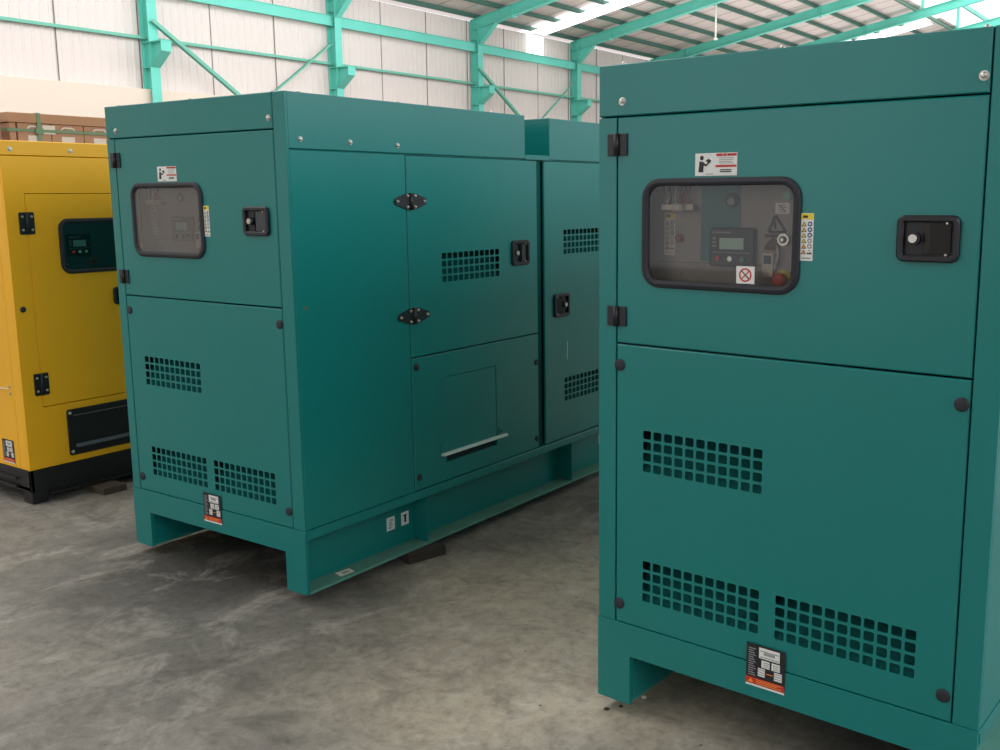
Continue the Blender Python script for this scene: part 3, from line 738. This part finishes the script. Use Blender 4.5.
# a second stack at the frame's left edge
mb = MB(); mb.box(3.49, 4.065, Yc-.1, Yc+.7, -.04, 2.235, mat('pinkish_cardboard', (156, 122, 108), .85), .004); tag(mb.build('cardboard_crate'), 'tall pinkish brown cardboard crate at the left edge of the photo', 'crate')

# ------------------------------------------------------------------ the hall
me = MB(); me.box(-14, 66, -24, 19.6, -.145, -.045, floor_material()); tag(me.build('floor'), kind='structure')
YW = 19.15
# left wall: corrugated sheet above a rendered dado
mb = MB(); x = -14.0; p = .19; prof = [(0, 0), (.06, 0), (.075, .012), (.115, .012), (.13, 0)]
pts = []
while x < 62:
    for a, d in prof: pts.append((x+a, YW-d))
    x += p
for a, b in zip(pts, pts[1:]):
    mb.face([(a[0], a[1], 3.6), (b[0], b[1], 3.6), (b[0], b[1], 6.60), (a[0], a[1], 6.60)], SHEETW, (0, -1, 0))
for k in range(-13, 28):
    xx = 11.05+1.77*k; mb.box(xx-.012, xx+.012, YW-.016, YW-.012, 3.7, 6.60, SHEETJ)
mb.box(-14, 62, YW+.01, YW+.05, 3.6, 6.60, SHEETW)
tag(mb.build('wall_left'), kind='structure')
mb = MB(); mb.box(-14, 62, 18.95, 19.35, -.05, 3.81, CREAM, .01); tag(mb.build('wall_left_dado'), kind='structure')
mb = MB(); mb.box(62, 62.2, -6, 19.4, -.05, 9.5, SHEETW); tag(mb.build('wall_back'), kind='structure')

Z0, SL = 6.65, .19
YR = 8.0       # ridge line
zr = lambda y, o=0: Z0+o+SL*(19-y) if y >= YR else Z0+o+SL*(19-YR)-SL*(YR-y)
colx = [2.2, 7.6, 12.95, 18.1, 23.68, 28.95, 34.4, 39.3, 44.7, 49.9, 55.1]
collab = {2: 'mint green steel column at the left, first one in view, with a crane bracket', 3: 'mint green steel column with level bracket, second from the left end of the wall', 4: 'mint green steel column above the long roof of the middle generator set, third from left',
          5: 'mint green steel column just left of the nearest generator set, fourth from left'}
for k, X in enumerate(colx):
    if k in (2, 3, 4, 5, 6):
        r = empty('steel_column', (X, 18.97, -.045)); tag(r, collab.get(k, 'mint green steel column hidden behind the nearest generator set'), 'column', 'wall columns')
        o = MB(); zt = Z0+.03
        for (a, b) in ((-.14, -.128), (.128, .14)): o.box(-.11, .11, a, b, 0, zt-.02, MINT)
        o.box(-.006, .006, -.128, .128, 0, zt-.02, MINT); 
        for z_ in (4.28, 4.78, 5.84, 6.1): o.box(-.11, .11, -.128, .128, z_, z_+.012, MINT)
        o.build('column_shaft', r)
        b = MB()
        q2 = lambda a, b_, d: (d, a, b_+.045)
        b.prism([(-.14, 4.24), (-.14, 4.74), (-.53, 4.74), (-.53, 4.53)], q2, -.006, .006, MINT)
        b.box(-.12, .12, -.55, -.14, 4.775, 4.795, MINT); b.box(-.12, .12, -.55, -.535, 4.58, 4.78, MINT)
        pts = [(-.14, 4.24), (-.53, 4.53)]
        b.face([(-.12, -.14, 4.285), (.12, -.14, 4.285), (.12, -.535, 4.575), (-.12, -.535, 4.575)], MINT, (0, -1, -1)); b.face([(-.12, -.14, 4.286), (.12, -.14, 4.286), (.12, -.535, 4.576), (-.12, -.535, 4.576)], MINT, (0, 1, 1))
        b.build('crane_bracket', r)
    if k >= 2:
        # rafters: wall to ridge and on down the far slope
        nm = ['', '', 'first', 'second', 'third', 'fourth', 'fifth', 'sixth', 'seventh', 'eighth', 'ninth'][k]
        r = empty('roof_rafter', (X, 18.9, Z0)); tag(r, 'mint green sloping steel roof rafter, %s from the left end of the hall' % nm, 'rafter', 'roof rafters')
        o = MB()
        def seg(y0, y1, dz, dep, wd=.10, tf=.014):
            for (za, zb, w_) in ((0, -tf, wd), (-dep+tf, -dep, wd), (-tf, -dep+tf, .008)):
                P = []
                for y_ in (y0, y1):
                    for s in (-1, 1):
                        for zz in (za, zb): P.append((s*w_, y_-18.9, zr(y_)+dz+zz-Z0))
                c = sum((Vector(p_) for p_ in P), Vector())/8
                for q_ in ((0, 1, 5, 4), (2, 3, 7, 6), (0, 2, 6, 4), (1, 3, 7, 5), (0, 1, 3, 2), (4, 5, 7, 6)):
                    pts_ = [Vector(P[i]) for i in q_]; o.face(pts_, MINT, sum(pts_, Vector())/4-c)
        seg(19.12, 8.0, 0, .31); seg(8.0, -3.0, 0, .31)
        o.build('rafter_beam', r)
        h = MB(); q3 = lambda a, b_, d: (d, a, b_)
        z1 = -.29
        h.prism([(-.07, z1-.45), (-.07, z1+.02), (-.75, z1+.02+SL*.68), (-.62, z1+SL*.55-.03)], q3, -.008, .008, MINT)
        h.face([(-.09, -.07, z1-.45), (.09, -.07, z1-.45), (.09, -.68, z1+SL*.60), (-.09, -.68, z1+SL*.60)], MINT, (0, -1, -1))
        h.build('haunch', r)
        if k < 8:
            pl = MB(); pl.box(-.11, .11, -1.32, -1.30, z1-.02+SL*1.2, .02+SL*1.3, MINT); pl.build('splice_plate', r); pl = MB(); pl.box(-.11, .11, -6.32, -6.30, z1-.02+SL*6.2, .02+SL*6.3, MINT); pl.build('splice_plate', r)

mb = MB(); mb.box(10, 62, 18.93, 18.94, 5.73, 5.96, MINT); mb.box(10, 62, 18.90, 18.97, 5.722, 5.732, MINT); mb.box(10, 62, 18.90, 18.97, 5.958, 5.968, MINT)
o = mb.build('eaves_beam'); tag(o, 'broad mint green beam running level along the top of the left wall', 'beam')
mb = MB(); mb.box(2, 62, 19.03, 19.13, 4.86, 4.87, BRACE); mb.box(2, 62, 19.02, 19.03, 4.81, 4.87, BRACE); o = mb.build('wall_girt'); tag(o, 'thin mint green rail running level along the wall at bracket height', 'rail')
def brace(p0, p1, label, r=.035):
    mb = MB(); a = Vector(p0); b = Vector(p1); d = (b-a).normalized(); up = Vector((0, 1, 0)); s = d.cross(up)
    for (u0, u1, w0, w1) in ((-r, r, 0, .008), (-r, -r+.008, 0, 2*r)):
        P = [a+s*u+up*w for u in (u0, u1) for w in (w0, w1)]+[b+s*u+up*w for u in (u0, u1) for w in (w0, w1)]
        c = sum(P, Vector())/8
        for q_ in ((0, 1, 5, 4), (2, 3, 7, 6), (0, 2, 6, 4), (1, 3, 7, 5), (0, 1, 3, 2), (4, 5, 7, 6)):
            pts_ = [P[i] for i in q_]; mb.face(pts_, BRACE, sum(pts_, Vector())/4-c)
    tag(mb.build('cross_brace'), label, 'brace')
def ext(p, q, t): return tuple(p[i]+(q[i]-p[i])*t for i in range(3))
a, b = (12.90, 18.745, 5.17), (14.87, 18.745, 3.9); brace(a, ext(a, b, 2.4), 'thick mint green diagonal brace falling to the right from the first column', .042)
a, b = (17.91, 18.88, 5.29), (16.29, 18.88, 4.155); brace(a, ext(a, b, 2.9), 'thin mint green diagonal brace falling to the left from the second column', .024)
a, b = (23.52, 18.745, 5.26), (25.33, 18.745, 4.1); brace(a, ext(a, b, 2.8), 'thick mint green diagonal brace falling to the right from the third column', .042)
a, b = (28.76, 18.88, 5.32), (26.91, 18.88, 4.045); brace(a, ext(a, b, 2.7), 'thin mint green diagonal brace falling to the left from the fourth column', .022)

# purlins
ordw = ['lowest', 'second', 'third', 'fourth', 'fifth', 'sixth', 'seventh', 'eighth', 'ninth', 'tenth']
for k, y in enumerate([18.95, 18.05, 17.15, 16.3, 15.4, 14.5, 13.65, 12.75, 11.8, 10.75]):
    mb = MB(); z_ = zr(y); mb.box(0, 62, y-.03, y+.03, z_+.008, z_+.125, MINTD); mb.box(0, 62, y-.06, y+.03, z_+.0, z_+.010, MINTD)
    tag(mb.build('roof_purlin'), 'dark green roof purlin running along the hall, %s counted up from the left wall' % ordw[k], 'purlin', 'roof purlins')
# roof sheet with rooflights, both slopes
mb = MB(); sky = [(26.4, 27.2), (41.2, 42.35), (55.0, 56)]; sk2 = [(14.5, 15.4)]
def slab(target, x0, x1, y0, y1, m, th=.03, dz=.145):
    P = [(x, y, zr(y)+dz+t) for x in (x0, x1) for y in (y0, y1) for t in (0, th)]; c = sum((Vector(q_) for q_ in P), Vector())/8
    for q_ in ((0, 1, 5, 4), (2, 3, 7, 6), (0, 2, 6, 4), (1, 3, 7, 5), (0, 1, 3, 2), (4, 5, 7, 6)):
        pts_ = [Vector(P[i]) for i in q_]; target.face(pts_, m, sum(pts_, Vector())/4-c)
edges = [-14]
for s in sky: edges += [s[0], s[1]]
edges.append(62.5)
for i in range(0, len(edges), 2): slab(mb, edges[i], edges[i+1], 19.5, 10.6, ROOFM)
slab(mb, -14, 62.5, 5.3, -3.5, ROOFM)
ro = mb.build('ceiling'); tag(ro, kind='structure')
# sheet laps, narrow ribs under the lining
mb = MB(); x = 0.0
while x < 60:
    slab(mb, x, x+.012, 19.1, 10.6, SHEETJ, .006, .138); x += 1.0
o = mb.build('ceiling_laps'); tag(o, kind='structure')
for k, s in enumerate(sky):
    mb = MB(); slab(mb, s[0], s[1], 19.0, 10.9, SKYP, .010, -.014); tag(mb.build('window_%d' % (k+1)), kind='structure')
mb = MB(); mb.box(26.35, 27.3, YW-.03, YW-.02, 5.98, 6.59, mat('wall_glow_emit', (255, 252, 240), .5, emit=.9)); tag(mb.build('window_5'), kind='structure')  # added glowing sheet imitating skylight glow on the wall
# unseen front wall added to dim light from behind, gap at the left
mb = MB(); mb.box(-12.2, -12, -24, 6, -.05, 9, SHEETW); tag(mb.build('light_block_front'), kind='structure')
mb = MB(); mb.box(-12, 62, -9.2, -9, -.05, 3.0, SHEETW); tag(mb.build('light_block_right'), kind='structure')  # unseen low wall added to block low light from the right
# ridge monitor: posts, head rails and a translucent raised roof
mb = MB(); zt = zr(10.5)
mb.box(-14, 62, 6.5, 9.6, zt+1.35, zt+1.37, SKYP); tag(mb.build('window_4'), kind='structure')
mb = MB(); mb.box(0, 62, 10.42, 10.52, zt+.945, zt+1.1, MINT); tag(mb.build('ridge_rail'), 'mint green rail along the near top edge of the bright ridge opening', 'rail')
for X in colx[5:10]:
    for y in (10.5,):
        mb = MB(); mb.box(-.05, .05, -.05, .05, 0, .92, MINT); o = mb.build('ridge_post'); o.location = (X, y, zt+.02)
        tag(o, 'short mint green post under the bright ridge opening, on the %s rafter' % {5: 'fourth', 6: 'fifth', 7: 'sixth', 8: 'seventh', 9: 'eighth'}[colx.index(X)], 'post', 'ridge posts')
# hanging conduit
mb = MB(); mb.cyl((0, 0, 0), (0, 0, -1.08), .028, PIPE, 10); mb.cyl((0, 0, -1.08), (0, 0, -1.14), .06, PIPE, 10); o = mb.build('hanging_pipe'); o.location = (29.02, 13.9, 7.40); tag(o, 'thin white pipe hanging from the roof above the nearest generator set', 'pipe')

# ------------------------------------------------------------------ light
w = bpy.data.worlds.new('World'); bpy.context.scene.world = w; w.use_nodes = True
nt = w.node_tree; bg = nt.nodes['Background']
bg.inputs['Color'].default_value = (.93, .97, 1, 1); bg.inputs['Strength'].default_value = 1.5
def area(loc, rot, sx, sy, power, col=(1, 1, 1)):
    l = bpy.data.lights.new('area', 'AREA'); l.shape = 'RECTANGLE'; l.size = sx; l.size_y = sy; l.energy = power; l.color = col
    o = bpy.data.objects.new('area_light', l); COL.objects.link(o); o.location = loc; o.rotation_euler = rot; return o
area((16, 9.1, 8.2), (0, 0, 0), 34, 2.2, 900)
area((24, 9, 4.6), (math.pi, 0, 0), 44, 14, 2000, (1, .97, .95))   # added unseen uplight standing in for bounce on the roof lining
area((8, 15, 6.5), (math.radians(60), 0, 0), 26, 3, 620)   # added lamp brightening the left wall
area((4, -7.5, 5.5), (math.radians(72), 0, 0), 22, 3, 620, (.93, .97, 1))   # added lamp brightening the sides that face right

# ------------------------------------------------------------------ camera
f, yaw, pitch, roll = 1000.098, .5983144, .16401698, -.00596566
fw = Vector((math.cos(yaw)*math.cos(pitch), math.sin(yaw)*math.cos(pitch), -math.sin(pitch)))
r0 = fw.cross(Vector((0, 0, 1))).normalized(); u0 = r0.cross(fw)
r = r0*math.cos(roll)+u0*math.sin(roll); u = u0*math.cos(roll)-r0*math.sin(roll)
cam = bpy.data.cameras.new('camera'); co = bpy.data.objects.new('camera', cam); COL.objects.link(co)
M = Matrix((r, u, -fw)).transposed().to_4x4(); M.translation = (0, 0, 1.6); co.matrix_world = M
cam.sensor_width = 36; cam.lens = 36*f/1000; cam.shift_x = -.058652; cam.shift_y = -.014297; cam.clip_end = 500
bpy.context.scene.camera = co
bpy.context.scene.view_settings.view_transform = 'Standard'
